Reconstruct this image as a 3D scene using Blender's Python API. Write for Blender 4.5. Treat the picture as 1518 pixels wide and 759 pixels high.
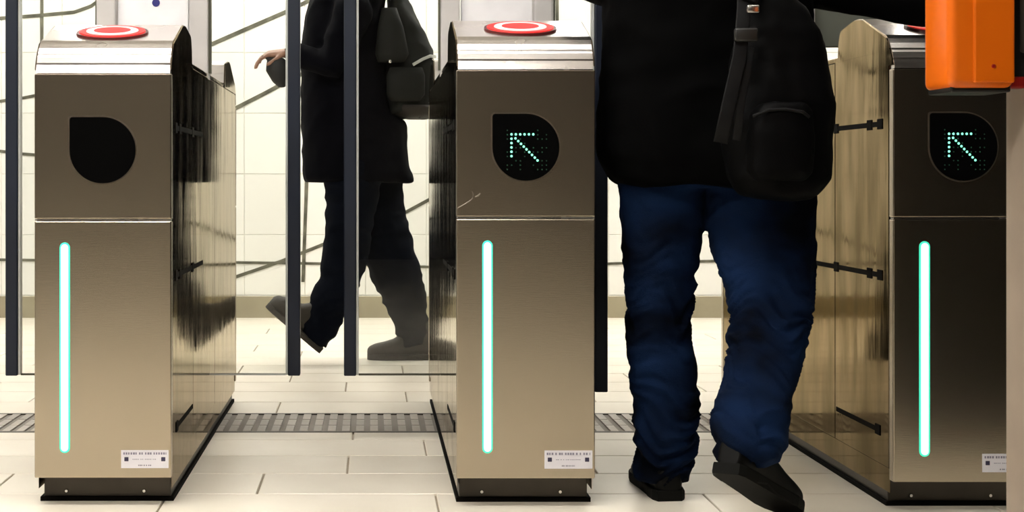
import bpy, bmesh, math, random
from mathutils import Vector, Matrix, noise

for o in list(bpy.data.objects):
    bpy.data.objects.remove(o)
sc = bpy.context.scene
C = sc.collection
PI = math.pi
random.seed(7)

# ------------------------------------------------------------------ camera
F, VX, VY, CAMZ = 2170.0, 550.0, 265.0, 0.74      # focal length (px), vanishing point, eye height
cd = bpy.data.cameras.new('camera')
cam = bpy.data.objects.new('camera', cd)
C.objects.link(cam)
cam.location = (0, 0, CAMZ)
cam.rotation_euler = (PI / 2, 0, 0)
cd.sensor_width = 36
cd.lens = 36 * F / 1518
cd.shift_x = (759 - VX) / 1518
cd.shift_y = -(379.5 - VY) / 1518
cd.clip_start = 0.05
cd.dof.use_dof = False
sc.camera = cam

# ------------------------------------------------------------------ world, exposure
w = bpy.data.worlds.new('world')
sc.world = w
w.use_nodes = True
w.node_tree.nodes['Background'].inputs[0].default_value = (0.9, 0.95, 1, 1)
w.node_tree.nodes['Background'].inputs[1].default_value = 0.15
sc.view_settings.view_transform = 'Standard'
sc.view_settings.look = 'None'
sc.view_settings.gamma = 1
sc.view_settings.exposure = 1.3
sc.view_settings.use_curve_mapping = False
LAMP_BACK, LAMP_GATE, LAMP_HALL = 16.0, 18.0, 16.0     # diffuser brightness of the ceiling lamps


def at(px, py, Y):
    return Vector(((px - VX) * Y / F, Y, CAMZ - (py - VY) * Y / F))


# ------------------------------------------------------------------ materials
def nodes_of(name):
    m = bpy.data.materials.new(name)
    m.use_nodes = True
    nt = m.node_tree
    return m, nt, nt.nodes['Principled BSDF'], nt.nodes, nt.links


def ramp(nd, stops):
    r = nd.new('ShaderNodeValToRGB')
    e = r.color_ramp.elements
    while len(e) < len(stops):
        e.new(0.5)
    for i, (p, c) in enumerate(stops):
        e[i].position = p
        e[i].color = (*c, 1) if len(c) == 3 else c
    return r


def mat(name, col, rough=0.5, metal=0.0, col2=None, nscale=8, stretch=(1, 1, 1), bump=0.0, bscale=60,
        bstretch=(1, 1, 1), rvar=0.0, spec=0.5, objvar=0.0, coat=0.0, thr=(0.35, 0.65)):
    m, nt, b, nd, lk = nodes_of(name)
    b.inputs['Roughness'].default_value = rough
    b.inputs['Metallic'].default_value = metal
    b.inputs['Specular IOR Level'].default_value = spec
    b.inputs['Coat Weight'].default_value = coat
    tc = nd.new('ShaderNodeTexCoord')
    mp = nd.new('ShaderNodeMapping')
    mp.inputs['Scale'].default_value = stretch
    lk.new(tc.outputs['Object'], mp.inputs[0])
    nz = nd.new('ShaderNodeTexNoise')
    nz.inputs['Scale'].default_value = nscale
    nz.inputs['Detail'].default_value = 5
    lk.new(mp.outputs[0], nz.inputs['Vector'])
    if col2 is None:
        col2 = tuple(c * 0.88 for c in col)
    r = ramp(nd, [(thr[0], col), (thr[1], col2)])
    lk.new(nz.outputs['Fac'], r.inputs[0])
    out = r.outputs[0]
    if objvar:
        oi = nd.new('ShaderNodeObjectInfo')
        mr = nd.new('ShaderNodeMapRange')
        mr.inputs['To Min'].default_value = 1 - objvar
        mr.inputs['To Max'].default_value = 1
        lk.new(oi.outputs['Random'], mr.inputs[0])
        hs = nd.new('ShaderNodeHueSaturation')
        lk.new(mr.outputs[0], hs.inputs['Value'])
        lk.new(out, hs.inputs['Color'])
        out = hs.outputs[0]
    lk.new(out, b.inputs['Base Color'])
    if rvar:
        mr = nd.new('ShaderNodeMapRange')
        mr.inputs['From Min'].default_value = 0.3
        mr.inputs['From Max'].default_value = 0.7
        mr.inputs['To Min'].default_value = max(0.02, rough - rvar)
        mr.inputs['To Max'].default_value = rough + rvar
        lk.new(nz.outputs['Fac'], mr.inputs[0])
        lk.new(mr.outputs[0], b.inputs['Roughness'])
    if bump:
        mp2 = nd.new('ShaderNodeMapping')
        mp2.inputs['Scale'].default_value = bstretch
        lk.new(tc.outputs['Object'], mp2.inputs[0])
        n2 = nd.new('ShaderNodeTexNoise')
        n2.inputs['Scale'].default_value = bscale
        n2.inputs['Detail'].default_value = 3
        lk.new(mp2.outputs[0], n2.inputs['Vector'])
        bp = nd.new('ShaderNodeBump')
        bp.inputs['Strength'].default_value = bump
        bp.inputs['Distance'].default_value = 0.01
        lk.new(n2.outputs['Fac'], bp.inputs['Height'])
        lk.new(bp.outputs[0], b.inputs['Normal'])
    return m


def emit(name, col, strength, vary=0.0):
    m, nt, b, nd, lk = nodes_of(name)
    b.inputs['Base Color'].default_value = (*[min(1, c) for c in col], 1)
    b.inputs['Emission Color'].default_value = (*col, 1)
    b.inputs['Emission Strength'].default_value = strength
    if vary:
        tc = nd.new('ShaderNodeTexCoord')
        nz = nd.new('ShaderNodeTexNoise')
        nz.inputs['Scale'].default_value = 12
        lk.new(tc.outputs['Object'], nz.inputs['Vector'])
        mr = nd.new('ShaderNodeMapRange')
        mr.inputs['To Min'].default_value = strength * (1 - vary)
        mr.inputs['To Max'].default_value = strength * (1 + vary)
        lk.new(nz.outputs['Fac'], mr.inputs[0])
        lk.new(mr.outputs[0], b.inputs['Emission Strength'])
    return m


def glass_mat(name, tint, refl=1.0):
    m = bpy.data.materials.new(name)
    m.use_nodes = True
    nd, lk = m.node_tree.nodes, m.node_tree.links
    nd.clear()
    o = nd.new('ShaderNodeOutputMaterial')
    t = nd.new('ShaderNodeBsdfTransparent')
    t.inputs[0].default_value = (*tint, 1)
    g = nd.new('ShaderNodeBsdfGlossy')
    g.inputs['Roughness'].default_value = 0.02
    fr = nd.new('ShaderNodeFresnel')
    fr.inputs[0].default_value = 1.45
    mx = nd.new('ShaderNodeMixShader')
    lk.new(fr.outputs[0], mx.inputs[0])
    lk.new(t.outputs[0], mx.inputs[1])
    lk.new(g.outputs[0], mx.inputs[2])
    lk.new(mx.outputs[0], o.inputs[0])
    return m


M = {}
M['steel'] = mat('brushed_steel', (0.52, 0.45, 0.355), 0.25, 1.0, (0.49, 0.425, 0.335), 1.2, (1, 1, 1), 0.012, 90, (0.3, 0.3, 6), 0.0)
M['hood'] = mat('hood_steel', (0.74, 0.70, 0.67), 0.27, 1.0, (0.68, 0.64, 0.61), 4, (1, 1, 1), 0.03, 30, (0.5, 10, 10), 0.04)
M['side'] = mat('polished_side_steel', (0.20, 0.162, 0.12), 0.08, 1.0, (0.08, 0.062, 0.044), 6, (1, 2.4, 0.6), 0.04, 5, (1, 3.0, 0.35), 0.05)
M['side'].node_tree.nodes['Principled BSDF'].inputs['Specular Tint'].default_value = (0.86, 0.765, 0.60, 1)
M['core'] = mat('dark_core_metal', (0.03, 0.028, 0.025), 0.5, 0.6)
M['plinth'] = mat('plinth_metal', (0.085, 0.075, 0.062), 0.42, 0.7, (0.06, 0.052, 0.043), 6)
M['plinth_side'] = M['plinth']
M['gasket'] = mat('black_rubber', (0.006, 0.005, 0.004), 0.8, spec=0.05)
M['screw'] = mat('screw_steel', (0.7, 0.68, 0.65), 0.25, 1.0)
M['display'] = mat('black_display_glass', (0.002, 0.002, 0.002), 0.35, 0.0, spec=0.03)
M['bezel'] = mat('bezel', (0.16, 0.13, 0.10), 0.4, 0.8)
M['led'] = emit('led_green', (0.22, 1.0, 0.62), 0.62)
M['led_dim'] = emit('led_unlit', (0.01, 0.06, 0.035), 0.05)
M['strip_core'] = emit('light_strip_core', (0.62, 1.0, 0.86), 0.52, 0.10)
M['strip_bloom'] = emit('light_strip_bloom', (0.05, 0.80, 0.50), 0.26)  # bloom around the strip, put in as a green glowing rim
M['sticker'] = mat('sticker_paper', (0.80, 0.78, 0.84), 0.5, 0, (0.76, 0.74, 0.80), 20)
M['print'] = mat('sticker_print', (0.25, 0.24, 0.32), 0.6)
M['print2'] = mat('sticker_print_dark', (0.04, 0.035, 0.08), 0.6)
M['red'] = emit('reader_red', (0.9, 0.015, 0.015), 0.22)
M['red_dark'] = mat('reader_rim', (0.10, 0.01, 0.008), 0.35)
M['red_white'] = emit('reader_white', (1.0, 0.66, 0.62), 0.2)
M['post'] = mat('grey_post_paint', (0.58, 0.56, 0.55), 0.4, 0.0)
M['post_edge'] = mat('post_edge', (0.10, 0.10, 0.07), 0.5, 0.3)
M['board'] = mat('pale_board', (0.88, 0.87, 0.90), 0.5)
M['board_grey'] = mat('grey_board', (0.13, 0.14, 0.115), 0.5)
M['blue_mark'] = mat('blue_mark', (0.02, 0.02, 0.18), 0.5)
M['navy'] = mat('navy_edge_profile', (0.0045, 0.0095, 0.024), 0.45, 0.0, (0.003, 0.007, 0.018), 5)
M['edge_light'] = mat('clear_edge_strip', (0.62, 0.64, 0.62), 0.3, 0.2)
M['glass'] = glass_mat('leaf_glass', (0.955, 0.965, 0.955))
M['tile_wall'] = mat('wall_tile_glaze', (0.87, 0.865, 0.815), 0.22, 0, (0.845, 0.84, 0.785), 2, objvar=0.035)
M['grout_wall'] = mat('wall_grout', (0.78, 0.77, 0.70), 0.8)
M['inlay'] = mat('wall_line_inlay', (0.055, 0.055, 0.035), 0.5, 0, (0.16, 0.155, 0.11), 14)
M['base'] = mat('baseboard_stone', (0.36, 0.32, 0.215), 0.5, 0, (0.29, 0.255, 0.17), 6)
M['tile_floor'] = mat('floor_tile_stone', (0.80, 0.745, 0.64), 0.34, 0, (0.74, 0.68, 0.575), 3.5, bump=0.02, bscale=30, objvar=0.06)
M['joint'] = mat('floor_joint', (0.34, 0.29, 0.22), 0.9)
M['slat'] = mat('mat_slat', (0.50, 0.455, 0.40), 0.55, 0.0, (0.40, 0.36, 0.32), 25, objvar=0.22)
M['matbase'] = mat('mat_base', (0.27, 0.245, 0.215), 0.9)
M['ceiling'] = mat('ceiling_paint', (0.72, 0.71, 0.68), 0.7)
M['brown_wall'] = mat('hall_wall', (0.075, 0.06, 0.045), 0.6, 0, (0.06, 0.05, 0.037), 2)
M['reflect_block'] = mat('dark_reflect_block', (0.005, 0.0045, 0.0035), 0.9, spec=0.0)
M['lamp'] = mat('lamp_housing', (0.7, 0.7, 0.7), 0.4)
M['lamp_back'] = emit('lamp_diffuser_back', (1.0, 0.975, 0.92), LAMP_BACK)
M['lamp_gate'] = emit('lamp_diffuser_gate', (1.0, 0.96, 0.90), LAMP_GATE)
M['lamp_hall'] = emit('lamp_diffuser_hall', (1.0, 0.95, 0.88), LAMP_HALL)
M['black_cloth'] = mat('black_jacket_cloth', (0.0009, 0.0009, 0.001), 0.85, 0, (0.0007, 0.0007, 0.0008), 20, bump=0.08, bscale=300, spec=0.04)
M['bag'] = mat('black_bag_nylon', (0.0014, 0.0014, 0.0016), 0.6, 0, (0.001, 0.001, 0.0012), 15, bump=0.06, bscale=200, spec=0.06)
M['strap'] = mat('charcoal_webbing', (0.006, 0.006, 0.0066), 0.6, 0, (0.004, 0.004, 0.0045), 40, spec=0.15)
M['denim'] = mat('blue_denim', (0.0004, 0.0011, 0.0036), 0.85, 0, (0.0056, 0.0185, 0.062), 4.2, (1, 1, 1.6), bump=0.25, bscale=420, spec=0.06, thr=(0.36, 0.72))
M['denim_seam'] = mat('denim_seam', (0.004, 0.009, 0.028), 0.9, spec=0.1)
M['shoe'] = mat('black_shoe_leather', (0.0022, 0.0022, 0.002), 0.5, 0, spec=0.12)
M['sole'] = mat('black_sole', (0.004, 0.004, 0.0032), 0.7, spec=0.1)
M['skin'] = mat('skin', (0.40, 0.22, 0.15), 0.5, 0, (0.36, 0.19, 0.13), 12)
M['hair'] = mat('dark_hair', (0.02, 0.014, 0.01), 0.5, 0, (0.01, 0.007, 0.005), 30)
M['eye'] = mat('eye', (0.03, 0.02, 0.02), 0.2)
M['coat'] = mat('dark_navy_coat', (0.0014, 0.0015, 0.0028), 0.85, 0, (0.0028, 0.0028, 0.0045), 6, bump=0.1, bscale=200, spec=0.05)
M['trouser'] = mat('dark_trousers', (0.0018, 0.0027, 0.0055), 0.85, 0, (0.003, 0.0042, 0.0085), 6, bump=0.1, bscale=250, spec=0.05)
M['pack'] = mat('olive_grey_pack', (0.017, 0.0175, 0.0155), 0.7, 0, (0.010, 0.0105, 0.009), 9, spec=0.15)
M['pack_base'] = mat('brown_pack_base', (0.016, 0.010, 0.006), 0.7)
M['boot'] = mat('grey_brown_boot', (0.030, 0.026, 0.020), 0.6, 0, (0.021, 0.018, 0.014), 12, spec=0.3)
M['pouch'] = mat('charcoal_pouch', (0.011, 0.012, 0.013), 0.6)
M['orange'] = mat('orange_plastic', (0.80, 0.15, 0.004), 0.32, 0, (0.76, 0.14, 0.003), 4)
M['blackplastic'] = mat('black_plastic', (0.008, 0.008, 0.007), 0.45)
M['greybox'] = mat('dark_grey_box', (0.045, 0.04, 0.034), 0.5)
M['redplastic'] = mat('red_plastic', (0.32, 0.012, 0.01), 0.35)
M['column'] = mat('grey_post_metal', (0.36, 0.29, 0.23), 0.35, 0.0)


# ------------------------------------------------------------------ mesh helpers
def obj(name, bm_or_me, m, parent=None, smooth=False):
    if isinstance(bm_or_me, bmesh.types.BMesh):
        me = bpy.data.meshes.new(name)
        bmesh.ops.recalc_face_normals(bm_or_me, faces=bm_or_me.faces)
        bm_or_me.to_mesh(me)
        bm_or_me.free()
    else:
        me = bm_or_me
    if m is not None and not me.materials:
        me.materials.append(M[m])
    if smooth:
        for p in me.polygons:
            p.use_smooth = True
    o = bpy.data.objects.new(name, me)
    C.objects.link(o)
    if parent:
        o.parent = parent
    return o


def tag(o, label=None, cat=None, group=None, kind=None):
    if label: o['label'] = label
    if cat: o['category'] = cat
    if group: o['group'] = group
    if kind: o['kind'] = kind
    return o


def empty(name, loc):
    o = bpy.data.objects.new(name, None)
    o.empty_display_size = 0.1
    C.objects.link(o)
    o.location = loc
    return o


def box(x0, x1, y0, y1, z0, z1, bev=0.0, bm=None, seg=2):
    b = bmesh.new()
    g = bmesh.ops.create_cube(b, size=1)
    for v in g['verts']:
        v.co = Vector((x0 + (v.co.x + .5) * (x1 - x0), y0 + (v.co.y + .5) * (y1 - y0), z0 + (v.co.z + .5) * (z1 - z0)))
    if bev:
        bmesh.ops.bevel(b, geom=list(b.edges), offset=bev, segments=seg, affect='EDGES', profile=0.5)
    if bm is None:
        return b
    tmp = bpy.data.meshes.new('t'); b.to_mesh(tmp); b.free(); bm.from_mesh(tmp); bpy.data.meshes.remove(tmp)
    return bm


def prism_x(poly, x0, x1, bm=None):
    """extrude a (y,z) polygon along x"""
    b = bm or bmesh.new()
    a = [b.verts.new((x0, p[0], p[1])) for p in poly]
    c = [b.verts.new((x1, p[0], p[1])) for p in poly]
    n = len(poly)
    b.faces.new(a); b.faces.new(c[::-1])
    for i in range(n):
        b.faces.new((a[i], a[(i + 1) % n], c[(i + 1) % n], c[i]))
    return b


def prism_y(poly, y0, y1, bm=None):
    """extrude an (x,z) polygon along y"""
    b = bm or bmesh.new()
    a = [b.verts.new((p[0], y0, p[1])) for p in poly]
    c = [b.verts.new((p[0], y1, p[1])) for p in poly]
    n = len(poly)
    b.faces.new(a); b.faces.new(c[::-1])
    for i in range(n):
        b.faces.new((a[i], a[(i + 1) % n], c[(i + 1) % n], c[i]))
    return b


def capsule_poly(cx, z0, z1, r, n=8):
    p = []
    for i in range(n + 1):
        a = PI * i / n
        p.append((cx + r * math.cos(a), z1 - r + r * math.sin(a)))
    for i in range(n + 1):
        a = PI + PI * i / n
        p.append((cx + r * math.cos(a), z0 + r + r * math.sin(a)))
    return p


def loft(bm, rings, n=20, power=2.0):
    """rings: (centre, u, v) with u,v half-axis vectors; closed ends"""
    prev = None
    first = last = None
    for (c, u, v) in rings:
        vs = []
        for i in range(n):
            a = 2 * PI * i / n
            ca, sa = math.cos(a), math.sin(a)
            e = 2.0 / power
            x = math.copysign(abs(ca) ** e, ca)
            y = math.copysign(abs(sa) ** e, sa)
            vs.append(bm.verts.new(c + u * x + v * y))
        if prev:
            for i in range(n):
                bm.faces.new((prev[i], prev[(i + 1) % n], vs[(i + 1) % n], vs[i]))
        else:
            first = vs
        prev = vs
    bm.faces.new(first[::-1])
    bm.faces.new(prev)
    return bm


def frame(d, ref=Vector((0, 1, 0))):
    d = d.normalized()
    if abs(d.dot(ref)) > 0.95:
        ref = Vector((1, 0, 0))
    u = ref.cross(d).normalized()
    v = d.cross(u).normalized()
    return u, v


def limb(bm, pts, n=16, ref=Vector((0, 1, 0)), cap=True):
    """pts: (Vector, r) or (Vector, ru, rv). tapered limb with rounded ends"""
    rings = []
    P = [p[0] for p in pts]
    for i, p in enumerate(pts):
        ru = p[1]; rv = p[2] if len(p) > 2 else p[1]
        d = P[min(i + 1, len(P) - 1)] - P[max(i - 1, 0)]
        u, v = frame(d, ref)
        if i == 0 and cap:
            dn = d.normalized()
            rings.append((P[0] - dn * ru * 0.75, u * ru * .55, v * rv * .55))
            rings.append((P[0] - dn * ru * 0.4, u * ru * .88, v * rv * .88))
        rings.append((P[i], u * ru, v * rv))
        if i == len(P) - 1 and cap:
            dn = d.normalized()
            rings.append((P[-1] + dn * ru * 0.4, u * ru * .88, v * rv * .88))
            rings.append((P[-1] + dn * ru * 0.75, u * ru * .55, v * rv * .55))
    return loft(bm, rings, n)


def tube(pts, r, n=8, bm=None):
    bm = bm or bmesh.new()
    return limb(bm, [(Vector(p), r) for p in pts], n, cap=False)


def ribbon(pts, wdt, thk, across=Vector((1, 0, 0)), bm=None):
    bm = bm or bmesh.new()
    rings = []
    P = [Vector(p) for p in pts]
    for i, p in enumerate(P):
        d = (P[min(i + 1, len(P) - 1)] - P[max(i - 1, 0)]).normalized()
        u = (across - d * across.dot(d)).normalized()
        v = d.cross(u)
        rings.append((p, u * wdt / 2, v * thk / 2))
    return loft(bm, rings, 12, 6)


def remesh(bm, voxel, smooth=3, disp=None):
    """fuse overlapping lofts into one continuous surface; disp(co, normal) -> offset"""
    me = bpy.data.meshes.new('tmp')
    bmesh.ops.recalc_face_normals(bm, faces=bm.faces)
    bm.to_mesh(me); bm.free()
    o = bpy.data.objects.new('tmp', me)
    C.objects.link(o)
    md = o.modifiers.new('r', 'REMESH'); md.mode = 'VOXEL'; md.voxel_size = voxel
    if smooth:
        s = o.modifiers.new('s', 'SMOOTH'); s.factor = 0.5; s.iterations = smooth
    dg = bpy.context.evaluated_depsgraph_get()
    res = bpy.data.meshes.new_from_object(o.evaluated_get(dg))
    bpy.data.objects.remove(o)
    bpy.data.meshes.remove(me)
    if disp:
        nrm = [v.normal.copy() for v in res.vertices]
        for v, nn in zip(res.vertices, nrm):
            v.co = v.co + disp(v.co, nn)
    for p in res.polygons:
        p.use_smooth = True
    return res


def ridge(p):
    return 1 - abs(noise.noise(p)) * 2


# ------------------------------------------------------------------ the setting
YW = 7.80
fl = tag(obj('floor', box(-4.2, 5.2, -5.2, YW + .1, -0.06, -0.006), 'joint'), kind='structure')
# stone tiles, third bond, one object each
RD, TL, JW = 0.2372, 0.628, 0.005
tile_me = {}
def tile_mesh(l, d):
    k = (round(l, 4), round(d, 4))
    if k not in tile_me:
        tile_me[k] = bpy.data.meshes.new('floor_tile')
        b = box(JW / 2, l - JW / 2, JW / 2, d - JW / 2, -0.012, 0.0)
        bmesh.ops.bevel(b, geom=[e for e in b.edges if all(v.co.z > -0.001 for v in e.verts)], offset=0.0015, segments=1, affect='EDGES')
        b.to_mesh(tile_me[k]); b.free()
        tile_me[k].materials.append(M['tile_floor'])
    return tile_me[k]
MAT0, MAT1 = 4.272, 4.615
cuts = []
y = MAT0 - 0.122
cuts.append((y, MAT0, -0.052))
off = 0.149
while y > 1.75:
    cuts.append((y - RD, y, off)); y -= RD; off -= 0.2085
FRONT_END = y
y = MAT1; off = -0.30
while y < YW - 0.02:
    y1 = min(y + RD, YW); cuts.append((y, y1, off)); y = y1; off -= 0.2085
for (ya, yb, off) in cuts:
    x0, x1 = (-2.1, 2.4) if yb < MAT1 else (-2.7, 3.4)
    k = math.floor((x0 - off) / TL)
    x = off + k * TL
    while x < x1:
        t = obj('floor_tile', tile_mesh(TL, yb - ya), None, fl)
        t.location = (x, ya, 0)
        x += TL
# plain screed beyond the built tiles (behind the camera)
tag(obj('hall_screed', box(-4.2, 5.2, -5.2, FRONT_END, -0.006, 0.0), 'tile_floor', fl), kind=None)
for nm, xa, xb, ya, yb in (('screed_side', -4.2, -2.75, FRONT_END, YW), ('screed_side', 3.65, 5.2, FRONT_END, YW)):
    obj(nm, box(xa, xb, ya, yb, -0.006, -0.001), 'tile_floor', fl)
# ribbed entrance strip
em = empty('ribbed_floor_strip', (0, 0, 0))
tag(em, 'grey ribbed metal strip set across the pale tiled floor beneath the gates', 'floor strip')
obj('tray', box(-2.3, 3.2, MAT0 + .002, MAT1 - .002, -0.006, -0.003), 'matbase', em)
for yy in (MAT0 + .006, MAT1 - .006):
    obj('edge_bar', box(-2.3, 3.2, yy - .006, yy + .006, -0.003, 0.001), 'plinth', em)
slat_me = None
for r in range(3):
    ya = MAT0 + .016 + r * 0.105
    for i in range(98):
        x = -1.9 + i * 0.0415 + 0
        if slat_me is None:
            s = obj('slat', box(-0.0115, 0.0115, 0, 0.097, -0.003, 0.0015), 'slat', em); slat_me = s.data
        else:
            s = obj('slat', slat_me, None, em)
        s.location = (x, ya, 0)

# back wall with square tiles and dark line inlays
TS = 0.3235
wb = tag(obj('wall_back', box(-4.2, 5.2, YW + 0.004, YW + 0.2, -0.06, 3.1), 'grout_wall'), kind='structure')
b = box(0.0018, TS - 0.0018, 0, 0.02, 0.0018, TS - 0.0018)
bmesh.ops.bevel(b, geom=[e for e in b.edges if all(v.co.y < 0.001 for v in e.verts)], offset=0.002, segments=1, affect='EDGES')
tme = bpy.data.meshes.new('wall_tile'); bmesh.ops.recalc_face_normals(b, faces=b.faces); b.to_mesh(tme); b.free(); tme.materials.append(M['tile_wall'])
ztile0 = at(0, 348, YW).z - TS * 1          # joints seen at pixel rows 259 and 348
xt0 = at(362, 0, YW).x
zs = [ztile0 + TS * k for k in range(-1, 7)]
for zi in zs:
    for k in range(-9, 13):
        t = obj('wall_tile', tme, None, wb)
        t.location = (xt0 + k * TS, YW, zi)
bb = tag(obj('baseboard_back', box(-4.2, 5.2, YW - 0.012, YW + 0.012, -0.006, at(0, 439, YW).z, 0.003), 'base'), kind='structure')
def inlay(pts, wpx=5):
    P = [at(x, y, YW - 0.001) for x, y in pts]
    bm = ribbon(P, wpx * YW / F, 0.006, Vector((0.3, 0, 1)) if abs(pts[0][0] - pts[-1][0]) > abs(pts[0][1] - pts[-1][1]) else Vector((1, 0, 0)))
    obj('line_inlay', bm, 'inlay', wb)
inlay([(-120, 30), (0, 27), (55, 23), (110, 18), (135, 9), (165, -12)], 5)
inlay([(62, -60), (62, 70), (60, 140)], 5)
inlay([(-60, 150), (0, 150), (30, 146), (60, 140), (140, 130)], 4.5)
inlay([(-60, 222), (0, 224), (30, 228), (140, 236)], 4.5)
inlay([(230, 98), (308, 68), (365, 43), (425, 17), (560, -48)], 6)
inlay([(280, 196), (350, 160), (395, 137), (430, 118), (520, 76)], 6)
inlay([(280, 440), (345, 412), (415, 388), (490, 358), (595, 318), (636, 296), (760, 240)], 5)
inlay([(-200, 385), (0, 385), (345, 389), (490, 391), (640, 396), (780, 394)], 4)
inlay([(780, 394), (900, 391), (930, 390), (1055, 387), (1300, 384)], 4)
inlay([(457, 180), (455, 262), (452, 340), (449, 418)], 5)
inlay([(703, -60), (703, 34), (704, 90)], 5)
inlay([(825, -80), (826, 40), (828, 120)], 5)
inlay([(1100, 60), (1190, 22), (1240, 10), (1330, -8)], 5)

tag(obj('ceiling', box(-4.2, 5.2, -5.2, YW + .2, 3.0, 3.1), 'ceiling'), kind='structure')
tag(obj('wall_left', box(-4.3, -4.2, -5.2, YW + .2, -0.06, 3.1), 'brown_wall'), kind='structure')
tag(obj('wall_far_right', box(5.2, 5.3, -5.2, YW + .2, -0.06, 3.1), 'brown_wall'), kind='structure')
tag(obj('wall_behind', box(-4.3, 5.3, -5.3, -5.2, -0.06, 3.1), 'brown_wall'), kind='structure')
tag(obj('unseen_reflect_block', box(1.48, 5.2, -3.2, 2.55, 0.0, 2.98, 0.01), 'reflect_block'), kind='structure')  # unseen dark block, added so the right gate's steel front reflects dark


# ------------------------------------------------------------------ ceiling lamps
def lamp(x, y, l, wd, m, label, group):
    e = empty('ceiling_lamp', (x, y, 3.0))
    obj('housing', box(-l / 2, l / 2, -wd / 2, wd / 2, -0.06, 0.0, 0.006), 'lamp', e)
    obj('diffuser', box(-l / 2 + .02, l / 2 - .02, -wd / 2 + .02, wd / 2 - .02, -0.075, -0.055, 0.004), m, e)
    tag(e, label, 'lamp', group)
    return e
for x in (-2.6, -0.6, 1.4, 3.4):
    lamp(x, 6.75, 1.8, 0.26, 'lamp_back', 'long white ceiling lamp over the passage by the tiled wall', 'ceiling lamps over the passage')
for x in (-2.3, -0.3):
    lamp(x, 2.7, 1.7, 0.22, 'lamp_gate', 'long white ceiling lamp just before the fare gates', 'ceiling lamps before the gates')
lamp(1.30, 2.85, 0.9, 0.08, 'lamp_gate', 'short slim added lamp brightening the hood of the shaded fare gate', None)  # added lamp, gives the right gate's hood its white band
for x in (-2.4, -0.4):
    lamp(x, 0.9, 1.7, 0.3, 'lamp_hall', 'long white ceiling lamp above the hall in front of the gates', 'ceiling lamps of the hall')


# ------------------------------------------------------------------ fare gates
GW, GL, GY = 0.312, 1.60, 3.30
ZB, ZS, ZH, ZT = 0.064, 0.652, 0.986, 1.042     # body bottom, front seam, hood start, body top
hood_prof = [(0.000, ZH + .001), (0.004, 1.000), (0.0065, 1.0065), (0.0085, 1.0065), (0.0085, 1.0095), (0.0085, 1.0105), (0.015, 1.024),
             (0.0185, 1.029), (0.021, 1.0285), (0.0215, 1.0315), (0.0225, 1.034), (0.031, 1.046), (0.042, 1.057), (0.055, 1.066),
             (0.21, 1.118), (0.24, 1.122), (0.27, 1.1215), (0.36, 1.108), (0.372, 1.102), (0.385, 1.072), (0.388, 1.045)]
cheek_prof = [(0.004, ZH + .004), (0.010, 1.006), (0.024, 1.030), (0.045, 1.054), (0.21, 1.112), (0.24, 1.116), (0.27, 1.1155), (0.36, 1.102), (0.37, 1.096), (0.384, 1.066), (0.388, 1.038),
              (0.388, 1.026), (0.030, 1.026), (0.030, ZH + .004)]


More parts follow.
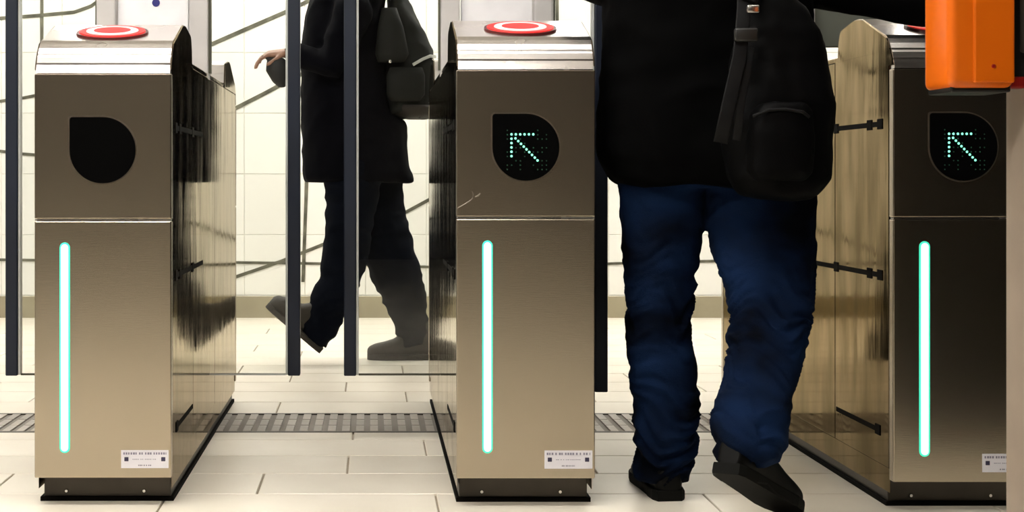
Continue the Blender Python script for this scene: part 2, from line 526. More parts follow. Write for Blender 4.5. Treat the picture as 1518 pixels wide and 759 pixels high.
def gate(cx, fy, sc_, label, arrow, board, leaves, scratch=False):
    e = empty('fare_gate', (cx, fy, 0))
    tag(e, label, 'fare gate', 'fare gates standing in a row')
    e.scale = (sc_, 1, sc_)
    h = GW / 2
    obj('gasket', box(-h + .002, h - .002, .052, GL - .052, 0.0, 0.010), 'gasket', e)
    pl = obj('plinth', box(-h + .009, h - .009, .06, GL - .06, 0.006, ZB + .004, 0.002), 'plinth', e)
    for x in (-.095, .085):
        bm = bmesh.new()
        bmesh.ops.create_cone(bm, cap_ends=True, segments=12, radius1=.005, radius2=.0035, depth=.004,
                              matrix=Matrix.Translation((x, .058, .022)) @ Matrix.Rotation(PI / 2, 4, 'X'))
        obj('screw', bm, 'screw', pl)
    core = [(.006, ZB + .004), (.006, 1.0), (.045, 1.046), (.21, 1.107), (.35, 1.095), (.38, ZT - .006), (GL - .38, ZT - .006), (GL - .35, 1.095),
            (GL - .21, 1.107), (GL - .045, 1.046), (GL - .006, 1.0), (GL - .006, ZB + .004)]
    obj('inner_frame', prism_x(core, -h + .005, h - .005), 'core', e)
    for k in (0, 1):      # both ends
        def Y(v): return v if k == 0 else GL - v
        def bx(x0, x1, y0, y1, z0, z1, bv): return box(x0, x1, min(Y(y0), Y(y1)), max(Y(y0), Y(y1)), z0, z1, bv)
        obj('lower_panel', bx(-h, h, 0, .026, ZB, ZS - .0025, .0025), 'steel', e)
        obj('upper_panel', bx(-h, h, 0, .026, ZS + .0025, ZH - .0008, .002), 'steel', e)
        obj('seam_trim', bx(-h + .001, h - .001, .0005, .02, ZS - .0012, ZS + .0012, 0), 'hood', e)
        poly = [(Y(a), z) for a, z in hood_prof] + [(Y(.380), 1.045), (Y(.36), 1.095), (Y(.21), 1.104), (Y(.05), 1.045), (Y(.03), ZH)]
        hd = obj('hood', prism_x(poly, -h + .0035, h - .0035), 'hood', e)
        for s in (-1, 1):
            poly = [(Y(a), z + .004) for a, z in cheek_prof]
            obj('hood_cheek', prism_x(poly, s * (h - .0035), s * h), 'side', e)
        if k == 0:
            # oval card reader on the sloping top
            a = math.atan2(1.118 - 1.066, .155)
            T = Matrix.Translation((0, .125, 1.0900)) @ Matrix.Rotation(a, 4, 'X')
            def disc(r1, r2, z0, z1, n=40):
                bm = bmesh.new()
                bmesh.ops.create_cone(bm, cap_ends=True, segments=n, radius1=1, radius2=.98, depth=1)
                for v in bm.verts:
                    v.co = T @ Vector((v.co.x * r1, v.co.y * r2, z0 + (v.co.z + .5) * (z1 - z0)))
                return bm
            rd = obj('card_reader', disc(.086, .066, -.004, .004), 'red_dark', e)
            obj('reader_ring', disc(.079, .060, .003, .006), 'red', rd)
            obj('reader_target', disc(.062, .046, .005, .0075), 'red_white', rd)
            obj('reader_ring', disc(.044, .031, .007, .0085), 'red', rd)
    # top cover between the hoods
    obj('top_cover', box(-h + .002, h - .002, .39, GL - .39, ZT - .012, ZT, .003), 'side', e)
    # polished side panels with dark sensor strips
    cutsy = [.029, .41, .92, GL - .029]
    for s in (-1, 1):
        for a, b_ in zip(cutsy[:-1], cutsy[1:]):
            x0, x1 = sorted((s * (h - .006), s * (h - .0005)))
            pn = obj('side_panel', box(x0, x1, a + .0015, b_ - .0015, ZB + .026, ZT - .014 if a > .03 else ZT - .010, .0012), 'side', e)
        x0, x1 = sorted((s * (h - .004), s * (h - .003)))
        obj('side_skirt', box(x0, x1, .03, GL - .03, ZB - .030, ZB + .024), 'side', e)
        for z in (.865, .52, .165):
            ss = (0.10, .62) if z > .2 else (.09, .40)
            x0, x1 = sorted((s * (h - .002), s * (h + .0006)))
            st = obj('sensor_strip', box(x0, x1, ss[0], ss[1], z - .006, z + .006, .0008), 'gasket', e)
            x0, x1 = sorted((s * (h - .002), s * (h + .0015)))
            for yy in ((.085, .155, .40) if z > .2 else (.10,)):
                obj('sensor_window', box(x0, x1, yy - .016, yy + .016, z - .012, z + .012, .001), 'gasket', st)
    # display: round with one square corner (upper left)
    R, zc = .0755, .811
    def drop(r):
        p = [(-r + .006, zc + r), (-r + .0018, zc + r - .0018), (-r, zc + r - .006)]
        p += [(r * math.cos(PI + i * 1.5 * PI / 36), zc + r * math.sin(PI + i * 1.5 * PI / 36)) for i in range(37)]
        return p
    bz = obj('display_bezel', prism_y(drop(R + .003), -.0012, .002), 'bezel', e)
    dp = obj('display', prism_y(drop(R), -.0022, .002), 'display', e)
    if arrow:
        bm = bmesh.new()
        q, x0, z0 = .0098, -.0325, zc + .029
        pts = [(x0 + i * q, z0) for i in range(6)] + [(x0, z0 - i * q) for i in range(1, 6)] + [(x0 + .009 + i * .0062, z0 - .009 - i * .0062) for i in range(9)]
        for (x, z) in pts:
            bmesh.ops.create_cone(bm, cap_ends=True, segments=8, radius1=.0028, radius2=.0023, depth=.0012,
                                  matrix=Matrix.Translation((x, -.0028, z)) @ Matrix.Rotation(PI / 2, 4, 'X'))
        tag(obj('led_arrow', bm, 'led', dp), 'green dotted arrow pointing up and left')
        bm = bmesh.new()
        rr = random.Random(3)
        for i in range(10):
            for j in range(10):
                x, z = -.042 + i * q, zc + .038 - j * q
                if rr.random() < .55 and min(abs(x - a) + abs(z - b2) for a, b2 in pts) > .009:
                    bmesh.ops.create_cone(bm, cap_ends=True, segments=6, radius1=.0016, radius2=.0012, depth=.001,
                                          matrix=Matrix.Translation((x, -.0027, z)) @ Matrix.Rotation(PI / 2, 4, 'X'))
        obj('unlit_led', bm, 'led_dim', dp)['kind'] = 'stuff'
    # light strip
    ls = obj('light_strip', prism_y(capsule_poly(-.0865, .121, .601, .0118), -.0016, .002), 'strip_bloom', e)
    obj('light_core', prism_y(capsule_poly(-.0865, .125, .597, .0082), -.0034, .001), 'strip_core', ls)
    # sticker with print
    sx, sz = .096, .107
    stk = obj('sticker', box(sx - .054, sx + .054, -.001, .001, sz - .0205, sz + .0205), 'sticker', e)
    for (xa, xb, za, zb_, st_) in ((-.049, .049, .0105, .0155, .0055), (-.015, .015, -.0155, -.0125, .0035), (-.028, .028, -.001, .0005, .004)):
        bm = bmesh.new()
        x = xa
        while x < xb:
            box(sx + x, sx + min(xb, x + st_ * random.uniform(.55, .8)), -.0014, 0, sz + za, sz + zb_, 0, bm)
            x += st_ * random.choice((1, 1, 1, 1.5))
        obj('print_line', bm, 'print', stk)
    for q in (-.042, .042):
        obj('print_mark', box(sx + q - .005, sx + q + .005, -.0015, 0, sz - .005, sz + .005, .001), 'print2', stk)
    # posts on the gate top at the door line
    PY = .775
    for s in (-1, 1):
        x0, x1 = sorted((s * h, s * (h - .053)))
        po = obj('door_post', box(x0, x1, PY - .03, PY + .03, ZT - .02, 2.02, .004), 'post', e)
        x0, x1 = sorted((s * h - .0005, s * h + s * .006))
        obj('post_edge', box(x0, x1, PY - .012, PY + .012, ZT, 2.0), 'post_edge', po)
    obj('post_cap', box(-h, h, PY - .034, PY + .034, 2.02, 2.06, .004), 'post', e)
    bd = obj('notice_board', box(-h + .057, h - .057, PY - .010, PY + .010, ZT + .06, 1.9, .003), board, e)
    if board == 'board' and not arrow:
        bm = bmesh.new()
        zz = at(225, 1, fy + PY - .01).z
        bmesh.ops.create_cone(bm, cap_ends=True, segments=20, radius1=.011, radius2=.011, depth=.002,
                              matrix=Matrix.Translation((.008, PY - .0105, zz + .004)) @ Matrix.Rotation(PI / 2, 4, 'X'))
        obj('blue_mark', bm, 'blue_mark', bd)
    # sliding door leaves: (side, free edge x world, depth, bottom)
    for (s, xe, dy, zb) in leaves:
        xl = (xe - cx) / sc_
        x0, x1 = sorted((s * (h - .03), xl - s * .020))
        lf = obj('door_leaf', box(x0, x1, dy - .006, dy + .006, zb + .004, 1.86, .001), 'glass', e)
        x0, x1 = sorted((xl, xl - s * .034))
        obj('edge_profile', box(x0, x1, dy - .019, dy + .019, zb, 1.88, .003), 'navy', lf)
        x0, x1 = sorted((xl - s * .0345, xl - s * .041))
        obj('edge_strip', box(x0, x1, dy - .012, dy + .012, zb + .002, 1.87, .001), 'edge_light', lf)
        x0, x1 = sorted((s * h, xl - s * .041))
        obj('bottom_edge', box(x0, x1, dy - .007, dy + .007, zb, zb + .004), 'post_edge' if s < 0 else 'edge_light', lf)
    if scratch:
        pts = [at(678, 309, fy - .0006), at(690, 302, fy - .0006), at(699, 296, fy - .0006), at(702, 289, fy - .0006), at(700, 283, fy - .0006)]
        L_ = lambda P: [Vector(((p.x - cx) / sc_, -.0004, p.z / sc_)) for p in P]
        sg = obj('scratch', tube(L_(pts), .0010, 6), 'hood', e)
        obj('scratch', tube(L_([at(705, 292, fy), at(709, 290, fy), at(712, 287, fy)]), .0016, 6), 'screw', e)
    return e


LX, CX, RX = -0.6065, 0.349, 1.319
g1 = gate(LX, 3.31, 0.992, 'brushed steel fare gate with a dark blank display and green light strip', False, 'board',
          [(1, -0.198, .79, .192), (-1, -1.020, .79, .192)])
g2 = gate(CX, 3.30, 1.0, 'brushed steel fare gate with lit arrow and scratched front beside person in jeans', True, 'board',
          [(-1, -0.0756, .80, .190), (1, .620, .55, .181)], True)
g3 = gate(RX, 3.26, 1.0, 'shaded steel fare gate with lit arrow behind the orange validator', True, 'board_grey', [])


# ------------------------------------------------------------------ post and orange validator
PX, PYY = 1.2032, 2.60
po = empty('support_post', (PX, PYY, 0))
tag(po, 'slim grey metal post standing before the shaded fare gate', 'post')
obj('shaft', box(-.0555, .05, -.05, .05, 0.008, 2.2, .006), 'column', po)
obj('foot_plate', box(-.08, .09, -.08, .08, 0, 0.012, .003), 'plinth', po)
va = empty('ticket_validator', (PX, PYY, 0.896))
tag(va, 'orange ticket validator box with black bracket mounted on grey post', 'validator')
bm = box(0.9970 - PX, 1.1117 - PX, -.075, .045, 0, .36, .015, seg=4)
cs = obj('casing', bm, 'orange', va, True)
bm = box(1.0382 - PX, 1.1099 - PX, -.0785, -.05, .009, .35, .004); obj('front_cover', bm, 'orange', va)
obj('base_plate', box(1.0041 - PX, 1.1081 - PX, -.066, .04, -.006, .006, .003), 'blackplastic', va)
bm = bmesh.new(); bmesh.ops.create_cone(bm, cap_ends=True, segments=14, radius1=.004, radius2=.003, depth=.004, matrix=Matrix.Translation((1.0723 - PX, -.079, .038)) @ Matrix.Rotation(PI / 2, 4, 'X'))
obj('screw', bm, 'redplastic', va)
obj('bracket', box(1.1081 - PX, 1.1462 - PX, -.045, .04, .018, .36, .004), 'blackplastic', va)
obj('red_latch', box(1.1117 - PX, 1.1440 - PX, -.05, -.02, .002, .022, .004), 'redplastic', va)
obj('clamp_box', box(1.1270 - PX, 1.2731 - PX, -.11, -.0515, .062, .376, .006), 'greybox', va)


# ------------------------------------------------------------------ shoes
def shoe(name, M4, upper, sole, parent, L=.29, high=0.0, hs=1.0):
    bm = bmesh.new()
    S = [(0.004, .024, .070), (.02, .033, .080), (.06, .037, .090 + high), (.10, .037, .090 + high), (.14, .039, .078 + high * .3), (.18, .043, .062), (.22, .046, .052), (.255, .041, .046), (.278, .030, .038), (.288, .015, .030)]
    S = [(a, b2 * (hs * .5 + .5), c2 * hs) for a, b2, c2 in S]
    k = L / .29
    rings = []
    for (y, hw, t) in S:
        zc = .012 + (t - .012) / 2
        rings.append((Vector((0, y * k, zc)), Vector((hw, 0, 0)), Vector((0, 0, (t - .012) / 2 + .004))))
    loft(bm, rings, 20, 2.6)
    limb(bm, [(Vector((0, .068 * k, .05)), .036, .052), (Vector((0, .070 * k, .085 + high)), .034, .044)], 16, Vector((0, 1, 0)), True)
    me = remesh(bm, .006, 4)
    me.transform(M4)
    sh = obj(name, me, upper, parent)
    bm = bmesh.new()
    out = [(y, hw + .005) for (y, hw, t) in S]
    pts = [(-hw, y * k - (.004 if i == 0 else 0)) for i, (y, hw) in enumerate(out)] + [(hw, y * k) for (y, hw) in out[::-1]]
    lv = []
    for z in (0, .004, .02, .024):
        f = .96 if z in (0, .024) else 1
        lv.append([bm.verts.new((x * f, y, z + (.010 if (.085 < y / k < .13 and z < .01) else 0))) for x, y in pts])
    n = len(pts)
    for a, b2 in zip(lv[:-1], lv[1:]):
        for i in range(n):
            bm.faces.new((a[i], a[(i + 1) % n], b2[(i + 1) % n], b2[i]))
    bm.faces.new(lv[0]); bm.faces.new(lv[-1])
    bm.transform(M4)
    obj('sole', bm, sole, sh)
    bm = bmesh.new()
    for i, y in enumerate((.135, .155, .175)):
        tube([M4 @ Vector((x, y * k, .062 + high * .2 + .018 * (1 - (x / .034) ** 2) - i * .007)) for x in (-.026, -.013, 0, .013, .026)], .0022, 6, bm)
    obj('laces', bm, sole, sh)
    return sh


def place(heel, toe, up=Vector((0, 0, 1))):
    """matrix putting a shoe's heel-bottom at heel, pointing to toe"""
    f = (toe - heel).normalized()
    s = f.cross(up).normalized()
    u = s.cross(f)
    m = Matrix((s, f, u)).transposed().to_4x4()
    m.translation = heel
    return m


def head(bm, c, fwd, s=1.0):
    """skull, face and neck around head centre c, looking along fwd"""
    up = Vector((0, 0, 1)); side = fwd.cross(up).normalized()
    def p(x, y, z): return c + side * x * s + fwd * y * s + up * z * s
    X, Y = side * s, fwd * s
    rings = [(p(0, .035, -.115), X * .022, Y * .02), (p(0, .03, -.10), X * .042, Y * .05), (p(0, .022, -.07), X * .058, Y * .072), (p(0, .012, -.03), X * .068, Y * .088),
             (p(0, 0, .01), X * .074, Y * .097), (p(0, -.004, .05), X * .075, Y * .097), (p(0, -.006, .085), X * .064, Y * .082), (p(0, -.006, .11), X * .038, Y * .05), (p(0, -.006, .12), X * .012, Y * .016)]
    loft(bm, rings, 20)
    limb(bm, [(p(0, .095, .018), .009 * s), (p(0, .108, -.012), .013 * s), (p(0, .104, -.028), .015 * s)], 10)          # nose
    limb(bm, [(p(-.022, .088, -.058), .009 * s), (p(0, .095, -.058), .011 * s), (p(.022, .088, -.058), .009 * s)], 10)  # lips
    limb(bm, [(p(-.045, .078, .026), .010 * s), (p(0, .088, .030), .011 * s), (p(.045, .078, .026), .010 * s)], 10)      # brow
    limb(bm, [(p(0, .07, -.108), .018 * s), (p(0, .062, -.10), .02 * s)], 10)                                           # chin
    for q in (-1, 1):
        limb(bm, [(p(q * .074, -.012, .024), .012 * s, .007 * s), (p(q * .076, -.014, -.005), .013 * s, .008 * s), (p(q * .073, -.008, -.028), .009 * s, .006 * s)], 10)
    limb(bm, [(p(0, -.012, -.07), .055 * s), (p(0, -.035, -.19), .060 * s)], 16, cap=False)                               # neck


def eyes_hair(parent, c, fwd, long_=0.0):
    up = Vector((0, 0, 1)); side = fwd.cross(up).normalized()
    bm = bmesh.new()
    for q in (-1, 1):
        bmesh.ops.create_uvsphere(bm, u_segments=10, v_segments=8, radius=.012, matrix=Matrix.Translation(c + side * q * .032 + fwd * .081 + up * .008))
    obj('eyes', bm, 'eye', parent, True)
    bm = bmesh.new()
    rings = []
    for z, r, k in ((-.06 - long_, .05, -.045), (-.03, .074, -.03), (.01, .082, -.022), (.05, .083, -.012), (.09, .074, -.008), (.118, .05, -.008), (.132, .02, -.008)):
        rings.append((c + up * z + fwd * (k - (0.012 if z < .04 else 0)), side * r, fwd * (r * (1.22 if z > .04 else 0.98))))
    loft(bm, rings, 20)
    me = remesh(bm, .008, 2, lambda co, n: n * (.004 * noise.noise(co * 60)))
    obj('hair', me, 'hair', parent)


def hand(bm, wrist, fwd, palm_n, size=1.0, curl=0.5, thumb_side=1):
    """palm, five fingers of unequal length and a thumb; palm_n points out of the palm"""
    fwd = fwd.normalized(); palm_n = (palm_n - fwd * palm_n.dot(fwd)).normalized()
    side = fwd.cross(palm_n).normalized() * thumb_side       # towards the thumb
    s = size
    loft(bm, [(wrist - fwd * .02, side * .027 * s, palm_n * .021 * s), (wrist + fwd * .02 * s, side * .032 * s, palm_n * .019 * s), (wrist + fwd * .06 * s, side * .040 * s, palm_n * .016 * s),
              (wrist + fwd * .092 * s, side * .041 * s, palm_n * .013 * s), (wrist + fwd * .102 * s, side * .036 * s, palm_n * .009 * s)], 16, 2.6)
    for k, (off, ln) in enumerate(((.031, .072), (.0105, .081), (-.0105, .075), (-.030, .058))):
        b = wrist + fwd * .088 * s + side * off * s
        pts = [(b, .0088 * s)]
        d = fwd.copy(); p = b
        for j, fr in enumerate((.42, .32, .26)):
            a = curl * (0.5 + .35 * j)
            d = (d * math.cos(a) + palm_n * math.sin(a)).normalized()
            p = p + d * ln * fr * s * 1.15
            pts.append((p, (.0086 - .0007 * j) * s))
        limb(bm, pts, 10, side)
    b = wrist + fwd * .03 * s + side * .026 * s
    d1 = (fwd * .6 + side * .75 + palm_n * .3).normalized()
    d2 = (fwd * .85 + side * .3 + palm_n * .45).normalized()
    limb(bm, [(b, .013 * s), (b + d1 * .035 * s, .0105 * s), (b + d1 * .035 * s + d2 * .03 * s, .0095 * s), (b + d1 * .035 * s + d2 * .052 * s, .0085 * s)], 10, palm_n)


# ------------------------------------------------------------------ man walking through the gate, seen from behind
V = Vector
man = empty('person', (0.80, 3.35, 0))
man_parts = []
tag(man, 'person in black jacket and blue jeans walking through the open gate lane', 'person')
inv = Matrix.Translation(-man.location)
def mp_(name, me, m, smooth=True):
    if isinstance(me, bmesh.types.BMesh):
        bmesh.ops.recalc_face_normals(me, faces=me.faces)
        t = bpy.data.meshes.new(name); me.to_mesh(t); me.free(); me = t
    me.transform(inv)
    return obj(name, me, m, man, smooth)

legL = [(275, 916, 1046, 3.42), (330, 921, 1043, 3.42), (380, 925, 1034, 3.42), (430, 929, 1027, 3.42), (470, 931, 1022, 3.42), (500, 931, 1020, 3.42), (530, 933, 1029, 3.42), (580, 937, 1035, 3.42), (640, 941, 1035, 3.42), (680, 943, 1028, 3.42), (714, 946, 1021, 3.42)]
legR = [(275, 1044, 1208, 3.40), (330, 1048, 1208, 3.39), (370, 1055, 1207, 3.37), (400, 1066, 1206, 3.34), (430, 1079, 1204, 3.32), (480, 1083, 1200, 3.27), (510, 1081, 1190, 3.24), (550, 1078, 1183, 3.20), (590, 1067, 1173, 3.15), (620, 1059, 1168, 3.12), (650, 1059, 1166, 3.10), (668, 1061, 1160, 3.095), (684, 1066, 1152, 3.10)]
bm = bmesh.new()
for leg in (legL, legR):
    rings = []
    for (py, l, r, Y) in leg:
        c = at((l + r) / 2, py, Y); hw = (r - l) / 2 * Y / F
        rings.append((c, V((hw, 0, 0)), V((0, min(hw * 1.05, .092), 0))))
    c, u, v = rings[0]
    rings.insert(0, (c + V((0.0, 0, .16)), u * 1.0, v * 1.15))
    loft(bm, rings, 26, 2.3)
hipc = V((.80, 3.41, .82))
loft(bm, [(hipc + V((0, 0, -.10)), V((.17, 0, 0)), V((0, .10, 0))), (hipc, V((.19, 0, 0)), V((0, .12, 0))), (hipc + V((0, 0, .14)), V((.18, 0, 0)), V((0, .115, 0)))], 26, 2.4)
def jeans_fold(co, n):
    z = co.z
    side = 0 if co.x < .80 else 5.3
    w1 = math.exp(-((z - .43) / .10) ** 2) * .8 + math.exp(-((z - .12) / .14) ** 2) * 1.0 + .35
    wv = noise.noise(V((co.x * 9 + side, co.y * 9, z * 5)))
    f = ridge(V((co.x * 6 + side, co.y * 6, z * 30 + wv * 3.0 + co.x * 6)))
    f = f * .75 + .25 * ridge(V((co.x * 15 - side, co.y * 12, z * 52 + wv * 5)))
    g = noise.noise(V((co.x * 14 + side, co.y * 14, z * 9)))
    return n * ((f - .5) * .0135 * w1 + g * .005)
mp_('jeans', remesh(bm, .0058, 3, jeans_fold), 'denim')
# jacket with sleeves
def jrings(R): return [(V((cx_, cy_, z)), V((a, 0, 0)), V((0, b_, 0))) for (z, cx_, cy_, a, b_) in R]
bm = bmesh.new()
loft(bm, jrings([(.722, .797, 3.405, .208, .125), (.735, .792, 3.405, .232, .14), (.79, .780, 3.405, .250, .155), (.86, .778, 3.405, .252, .16), (.95, .778, 3.405, .245, .155), (1.05, .778, 3.40, .238, .15), (1.15, .78, 3.40, .238, .15),
                 (1.28, .785, 3.40, .242, .145), (1.38, .785, 3.40, .235, .13), (1.45, .785, 3.405, .17, .105), (1.50, .785, 3.41, .085, .085), (1.525, .785, 3.415, .07, .07)]), 30, 2.4)
SH_L, EL_L, WR_L = V((.575, 3.405, 1.40)), V((.505, 3.43, 1.205)), V((.67, 3.62, 1.20))
SH_R, EL_R, WR_R = V((.99, 3.405, 1.40)), V((1.07, 3.40, 1.185)), V((1.285, 3.325, 1.132))
limb(bm, [(SH_L, .075), ((SH_L + EL_L) / 2, .066), (EL_L, .060), ((EL_L + WR_L) / 2, .052), (WR_L, .045)], 18)
limb(bm, [(SH_R, .075), ((SH_R + EL_R) / 2, .067), (EL_R, .062), ((EL_R + WR_R) / 2, .056), (WR_R, .048)], 18)
def jfold(co, n):
    f = ridge(V((co.x * 6, co.y * 6, co.z * 10)))
    return n * ((f - .5) * .008 + .003 * noise.noise(co * 22))
mp_('jacket', remesh(bm, .010, 3, jfold), 'black_cloth')
# collar
bm = bmesh.new(); loft(bm, jrings([(1.49, .785, 3.412, .088, .088), (1.52, .785, 3.412, .084, .084), (1.56, .785, 3.415, .078, .080)]), 24)
mp_('collar', bm, 'black_cloth')
# body: one continuous skin surface inside the clothes
bm = bmesh.new()
HC = V((.785, 3.43, 1.665))
head(bm, HC, V((0, 1, 0)))
loft(bm, jrings([(.80, .80, 3.41, .14, .09), (.95, .79, 3.41, .14, .09), (1.15, .785, 3.405, .15, .09), (1.35, .785, 3.405, .17, .09), (1.44, .785, 3.405, .13, .07), (1.50, .785, 3.41, .055, .055)]), 20)
limb(bm, [(SH_L, .048), (EL_L, .038), (WR_L, .026)], 14)
limb(bm, [(SH_R, .048), (EL_R, .038), (WR_R, .026)], 14)
hand(bm, WR_L + V((.005, .02, 0)), V((.25, 1, -.1)), V((1, -.2, -.2)), 1, .6, 1)
hand(bm, WR_R + V((.02, -.005, -.006)), V((1, -.12, -.02)), V((-.05, 0, -1)), .95, .10, 1)
for leg in (legL, legR):
    limb(bm, [(at((l + r) / 2, py, Y), min(.058, max(.034, (r - l) / 2 * Y / F - .03))) for (py, l, r, Y) in leg], 14)
body = remesh(bm, .0055, 3)
mp_('body', body, 'skin')
hb = empty('tmp', (0, 0, 0)); bpy.data.objects.remove(hb)
n0 = set(bpy.data.objects)
eyes_hair(man, HC, V((0, 1, 0)))
# shoes
n1 = set(bpy.data.objects)
shoe('shoe', place(V((.686, 3.355, 0.0)), V((.680, 3.65, 0.0))), 'shoe', 'sole', man, .29)
heel, toe = at(1074, 702, 3.03), at(1170, 768, 3.21)
toe.z = max(toe.z, 0.006)
shoe('shoe', place(heel, toe, V((-.12, 0, 1))), 'shoe', 'sole', man, .295, .0, 1.08)
# back pockets and seams of the jeans
for (px, py, Y) in ((985, 318, 3.318), (1128, 312, 3.298)):
    pass
for o in set(bpy.data.objects) - n0:
    if o.parent == man:
        o.data.transform(inv)
        for c_ in o.children:
            c_.data.transform(inv)

# ------------------------------------------------------------------ black rucksack slung from the man's right shoulder
bg = empty('shoulder_bag', (.94, 3.145, .69))
tag(bg, 'black rucksack with hanging strap slung behind the right hip of person in jeans', 'bag')
binv = Matrix.Translation(-bg.location)
def bp_(name, me, m, smooth=True, parent=None):
    if isinstance(me, bmesh.types.BMesh):
        bmesh.ops.recalc_face_normals(me, faces=me.faces)
        t = bpy.data.meshes.new(name); me.to_mesh(t); me.free(); me = t
    me.transform(binv)
    return obj(name, me, m, parent or bg, smooth)
bm = bmesh.new()
def bagr(rows, Y, d):
    return [(at((l + r) / 2, py, Y), V(((r - l) / 2 * Y / F, 0, 0)), V((0, dd, 0))) for (py, l, r, dd) in rows]
loft(bm, bagr([(296, 1150, 1200, .05), (288, 1100, 1212, .075), (262, 1080, 1226, .085), (220, 1072, 1232, .09), (170, 1074, 1234, .09), (120, 1080, 1230, .085), (80, 1088, 1222, .075), (45, 1095, 1208, .065), (15, 1100, 1190, .05), (-10, 1105, 1170, .03)], 3.155, .08), 26, 2.6)
def bfold(co, n):
    f = ridge(V((co.x * 9, co.y * 6, co.z * 6)))
    return n * ((f - .5) * .010 + .003 * noise.noise(co * 25))
bp_('pack_body', remesh(bm, .008, 2, bfold), 'bag')
bm = bmesh.new()
loft(bm, bagr([(268, 1120, 1190, .03), (255, 1108, 1204, .04), (200, 1108, 1206, .045), (165, 1114, 1202, .04), (152, 1124, 1192, .03)], 3.075, .04), 22, 3)
bp_('front_pocket', remesh(bm, .008, 2, lambda co, n: n * (ridge(co * 14) - .5) * .004), 'bag')
bp_('zipper', tube([at(x, y, 3.033) for x, y in ((1116, 172), (1140, 163), (1165, 162), (1190, 166), (1200, 174))], .0035, 6), 'strap')
# hanging straps
bp_('strap', ribbon([at(1104, -60, 3.115), at(1103, 10, 3.065), at(1100, 50, 3.050), at(1096, 85, 3.045), at(1086, 130, 3.040), at(1076, 175, 3.040), at(1068, 212, 3.045)], .030, .005), 'strap')
bp_('strap', ribbon([at(1112, 70, 3.060), at(1106, 110, 3.050), at(1097, 160, 3.045), at(1092, 208, 3.045)], .018, .005), 'strap')
bp_('strap', ribbon([at(1104, 0, 3.065), V((.90, 3.22, 1.30)), V((.93, 3.25, 1.42)), V((.935, 3.33, 1.505)), V((.935, 3.43, 1.50))], .05, .012), 'strap')
bp_('buckle', box(at(1088, 0, 3.045).x, at(1122, 0, 3.045).x, 3.033, 3.049, at(0, 62, 3.045).z, at(0, 42, 3.045).z, .004), 'blackplastic')
bp_('buckle', box(at(1106, 0, 3.045).x, at(1124, 0, 3.045).x, 3.033, 3.049, at(0, 20, 3.045).z, at(0, 8, 3.045).z, .003), 'screw')

# ------------------------------------------------------------------ passer-by behind the gates, walking towards -X
YP = 5.92
wk = empty('person', (-0.03, YP, 0))
tag(wk, 'person in dark coat striding past behind the glass door leaves', 'person')
inv = Matrix.Translation(-wk.location)
man_bak = man
def wp_(name, me, m, smooth=True):
    if isinstance(me, bmesh.types.BMesh):
        bmesh.ops.recalc_face_normals(me, faces=me.faces)
        t = bpy.data.meshes.new(name); me.to_mesh(t); me.free(); me = t
    me.transform(inv)
    return obj(name, me, m, wk, smooth)
def side_rings(rows, Y, d):
    """rows (py, left px, right px[, depth half]) of a shape seen from the side"""
    out = []
    for r in rows:
        c = at((r[1] + r[2]) / 2, r[0], Y)
        out.append((c, V(((r[2] - r[1]) / 2 * Y / F, 0, 0)), V((0, r[3] if len(r) > 3 else d, 0))))
    return out
bm = bmesh.new()
loft(bm, side_rings([(269, 452, 606, .19), (262, 449, 610, .205), (230, 449, 606, .205), (195, 447, 604, .20), (182, 447, 602, .20), (166, 447, 580, .20), (120, 446, 573, .20), (80, 446, 572, .20), (30, 452, 571, .205), (0, 460, 571, .20), (-18, 475, 582, .16), (-36, 500, 570, .09), (-46, 508, 562, .07)], YP, .2), 30, 2.3)
# flared back hem
loft(bm, side_rings([(271, 585, 617, .13), (262, 580, 612, .15), (240, 570, 603, .15), (190, 560, 602, .14)], YP, .15), 20, 2.2)
s1, e1, w1 = at(524, 15, YP - .20), at(490, 100, YP - .23), at(436, 80, YP - .20)
s2, e2, w2 = at(520, 15, YP + .20), at(500, 100, YP + .22), at(478, 175, YP + .16)
limb(bm, [(s1, .078), ((s1 + e1) / 2, .068), (e1, .062), ((e1 + w1) / 2, .052), (w1, .045)], 18)
limb(bm, [(s2, .078), ((s2 + e2) / 2, .068), (e2, .062), ((e2 + w2) / 2, .052), (w2, .045)], 18)
wp_('coat', remesh(bm, .012, 3, jfold), 'coat')
bm = bmesh.new(); loft(bm, side_rings([(-34, 506, 566, .085), (-52, 508, 562, .08), (-66, 512, 560, .075)], YP, .08), 20)
wp_('collar', bm, 'coat')
# trousers
# axes follow the lean of each leg
def leg_limb(bm, pts, Y, dscale=.95):
    P = [at(x, y, Y) for x, y, r in pts]
    limb(bm, [(p, r_[2] * Y / F, r_[2] * Y / F * dscale) for p, r_ in zip(P, pts)], 22, Vector((0, 1, 0)), False)
bm = bmesh.new()
front = [(530, 235, 46), (522, 270, 42), (519, 310, 37), (516, 350, 34), (511, 385, 33), (501, 420, 31), (487, 455, 29), (472, 486, 27), (462, 503, 25)]
rear = [(554, 235, 46), (552, 275, 44), (561, 320, 40), (573, 360, 39), (585, 400, 37), (598, 435, 33), (608, 470, 27), (613, 500, 24), (614, 512, 23)]
leg_limb(bm, front, YP - .09)
leg_limb(bm, rear, YP + .09)
loft(bm, side_rings([(262, 488, 588, .15), (225, 485, 592, .17), (195, 490, 570, .15)], YP, .15), 22)
def tfold(co, n):
    f = ridge(V((co.x * 8, co.y * 6, co.z * 18)))
    return n * ((f - .5) * .010 + .004 * noise.noise(co * 15))
wp_('trousers', remesh(bm, .010, 3, tfold), 'trouser')
bm = bmesh.new()
HC2 = at(512, -118, YP)
head(bm, HC2, V((-1, 0, 0)))
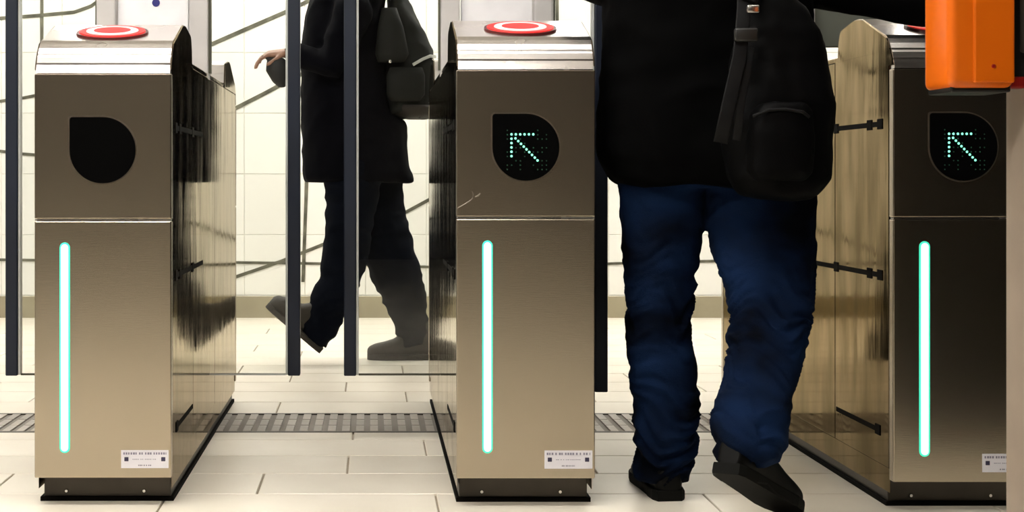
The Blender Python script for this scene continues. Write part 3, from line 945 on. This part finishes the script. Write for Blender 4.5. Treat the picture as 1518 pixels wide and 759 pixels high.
loft(bm, side_rings([(250, 500, 575, .12), (170, 500, 556, .12), (120, 500, 556, .12), (20, 500, 556, .16), (-20, 510, 560, .10), (-40, 518, 556, .06)], YP, .12), 20)
limb(bm, [(s1, .05), (e1, .038), (w1, .027)], 14)
limb(bm, [(s2, .05), (e2, .038), (w2, .027)], 14)
hand(bm, w1 + V((-.015, 0, .004)), V((-1, 0, -.05)), V((0.1, .25, -1)), .92, .7, 1)
hand(bm, w2 + V((-.02, -.02, 0)), V((.05, 0, -1)), V((0, -1, 0)), .95, .5, -1)
leg_limb(bm, [(x, y, r * .6) for x, y, r in front], YP - .09)
leg_limb(bm, [(x, y, r * .6) for x, y, r in rear], YP + .09)
wp_('body', remesh(bm, .006, 3), 'skin')
n0 = set(bpy.data.objects)
eyes_hair(wk, HC2, V((-1, 0, 0)))
hr, tr = at(652, 537, YP + .09), at(545, 537, YP + .09)
hr.z = tr.z = 0.0
shoe('shoe', place(hr, tr), 'boot', 'boot', wk, .30, .05, 1.3)
hf, tf = at(474, 521, YP - .09), at(408, 466, YP - .09)
hf = hf + V((0, 0, -.004))
shoe('shoe', place(hf, hf + (tf - hf) * 1.2), 'boot', 'boot', wk, .285, .045, 1.6)
for o in set(bpy.data.objects) - n0:
    if o.parent == wk:
        o.data.transform(inv)
        for c_ in o.children:
            c_.data.transform(inv)

# rucksack on the passer-by's back
bk = empty('rucksack', at(600, 175, YP))
tag(bk, 'grey rucksack with brown base on the back of striding person', 'bag')
kinv = Matrix.Translation(-bk.location)
def kp_(name, me, m, smooth=True):
    if isinstance(me, bmesh.types.BMesh):
        bmesh.ops.recalc_face_normals(me, faces=me.faces)
        t = bpy.data.meshes.new(name); me.to_mesh(t); me.free(); me = t
    me.transform(kinv)
    return obj(name, me, m, bk, smooth)
bm = bmesh.new()
loft(bm, side_rings([(175, 592, 634, .10), (168, 577, 640, .14), (140, 572, 644, .15), (100, 572, 645, .15), (75, 572, 640, .145), (45, 573, 627, .135), (15, 575, 611, .12), (-8, 575, 598, .09), (-14, 579, 590, .06)], YP, .14), 24, 2.8)
kp_('pack_body', remesh(bm, .009, 3, lambda co, n: n * ((ridge(V((co.x * 9, co.y * 8, co.z * 9))) - .5) * .012)), 'pack')
bm = bmesh.new()
loft(bm, side_rings([(176, 602, 636, .10), (171, 583, 642, .145), (162, 577, 645, .15), (158, 577, 644, .15)], YP, .14), 24, 2.8)
kp_('pack_base', bm, 'pack_base')
bm = bmesh.new()   # side pocket
loft(bm, side_rings([(150, 580, 622, .01), (140, 573, 630, .025), (112, 573, 630, .028), (100, 578, 626, .015)], YP - .15, .02), 20, 3)
kp_('side_pocket', bm, 'pack')
bm = bmesh.new()   # upper flap
loft(bm, side_rings([(92, 560, 600, .02), (80, 556, 606, .03), (40, 560, 598, .03), (12, 566, 588, .02)], YP - .165, .02), 20, 2.4)
kp_('side_flap', bm, 'pack')
bm = bmesh.new(); bmesh.ops.create_uvsphere(bm, u_segments=10, v_segments=8, radius=.008, matrix=Matrix.Translation(at(578, 91, YP - .205)))
kp_('metal_snap', bm, 'screw')
kp_('reflective_strap', ribbon([at(612, 96, YP - .17), at(626, 88, YP - .165), at(638, 83, YP - .15), at(646, 84, YP - .10)], .012, .004, V((0, 0, 1))), 'edge_light')
kp_('shoulder_strap', ribbon([at(580, 0, YP - .13), at(568, -22, YP - .14), at(545, -26, YP - .15), at(520, -4, YP - .185), at(508, 40, YP - .205)], .045, .012, V((0, 1, 0))), 'pack')
# small pouch in the passer-by's hand
pc = at(411, 105, YP - .225)
bm = bmesh.new()
loft(bm, [(pc + V((.018, 0, -.065)), V((.012, 0, 0)), V((0, .012, 0))), (pc + V((.012, 0, -.045)), V((.030, 0, 0)), V((0, .028, 0))), (pc, V((.045, 0, 0)), V((0, .036, 0))), (pc + V((0, 0, .035)), V((.042, 0, 0)), V((0, .032, 0))), (pc + V((0, 0, .052)), V((.022, 0, 0)), V((0, .018, 0)))], 18)
limb(bm, [(pc + V((-.025, 0, .045)), .010), (pc + V((-.058, 0, .058)), .006)], 10)
ph = obj('hand_pouch', remesh(bm, .006, 2), 'pouch')
tag(ph, 'small dark pouch held out in the hand of striding person', 'pouch')
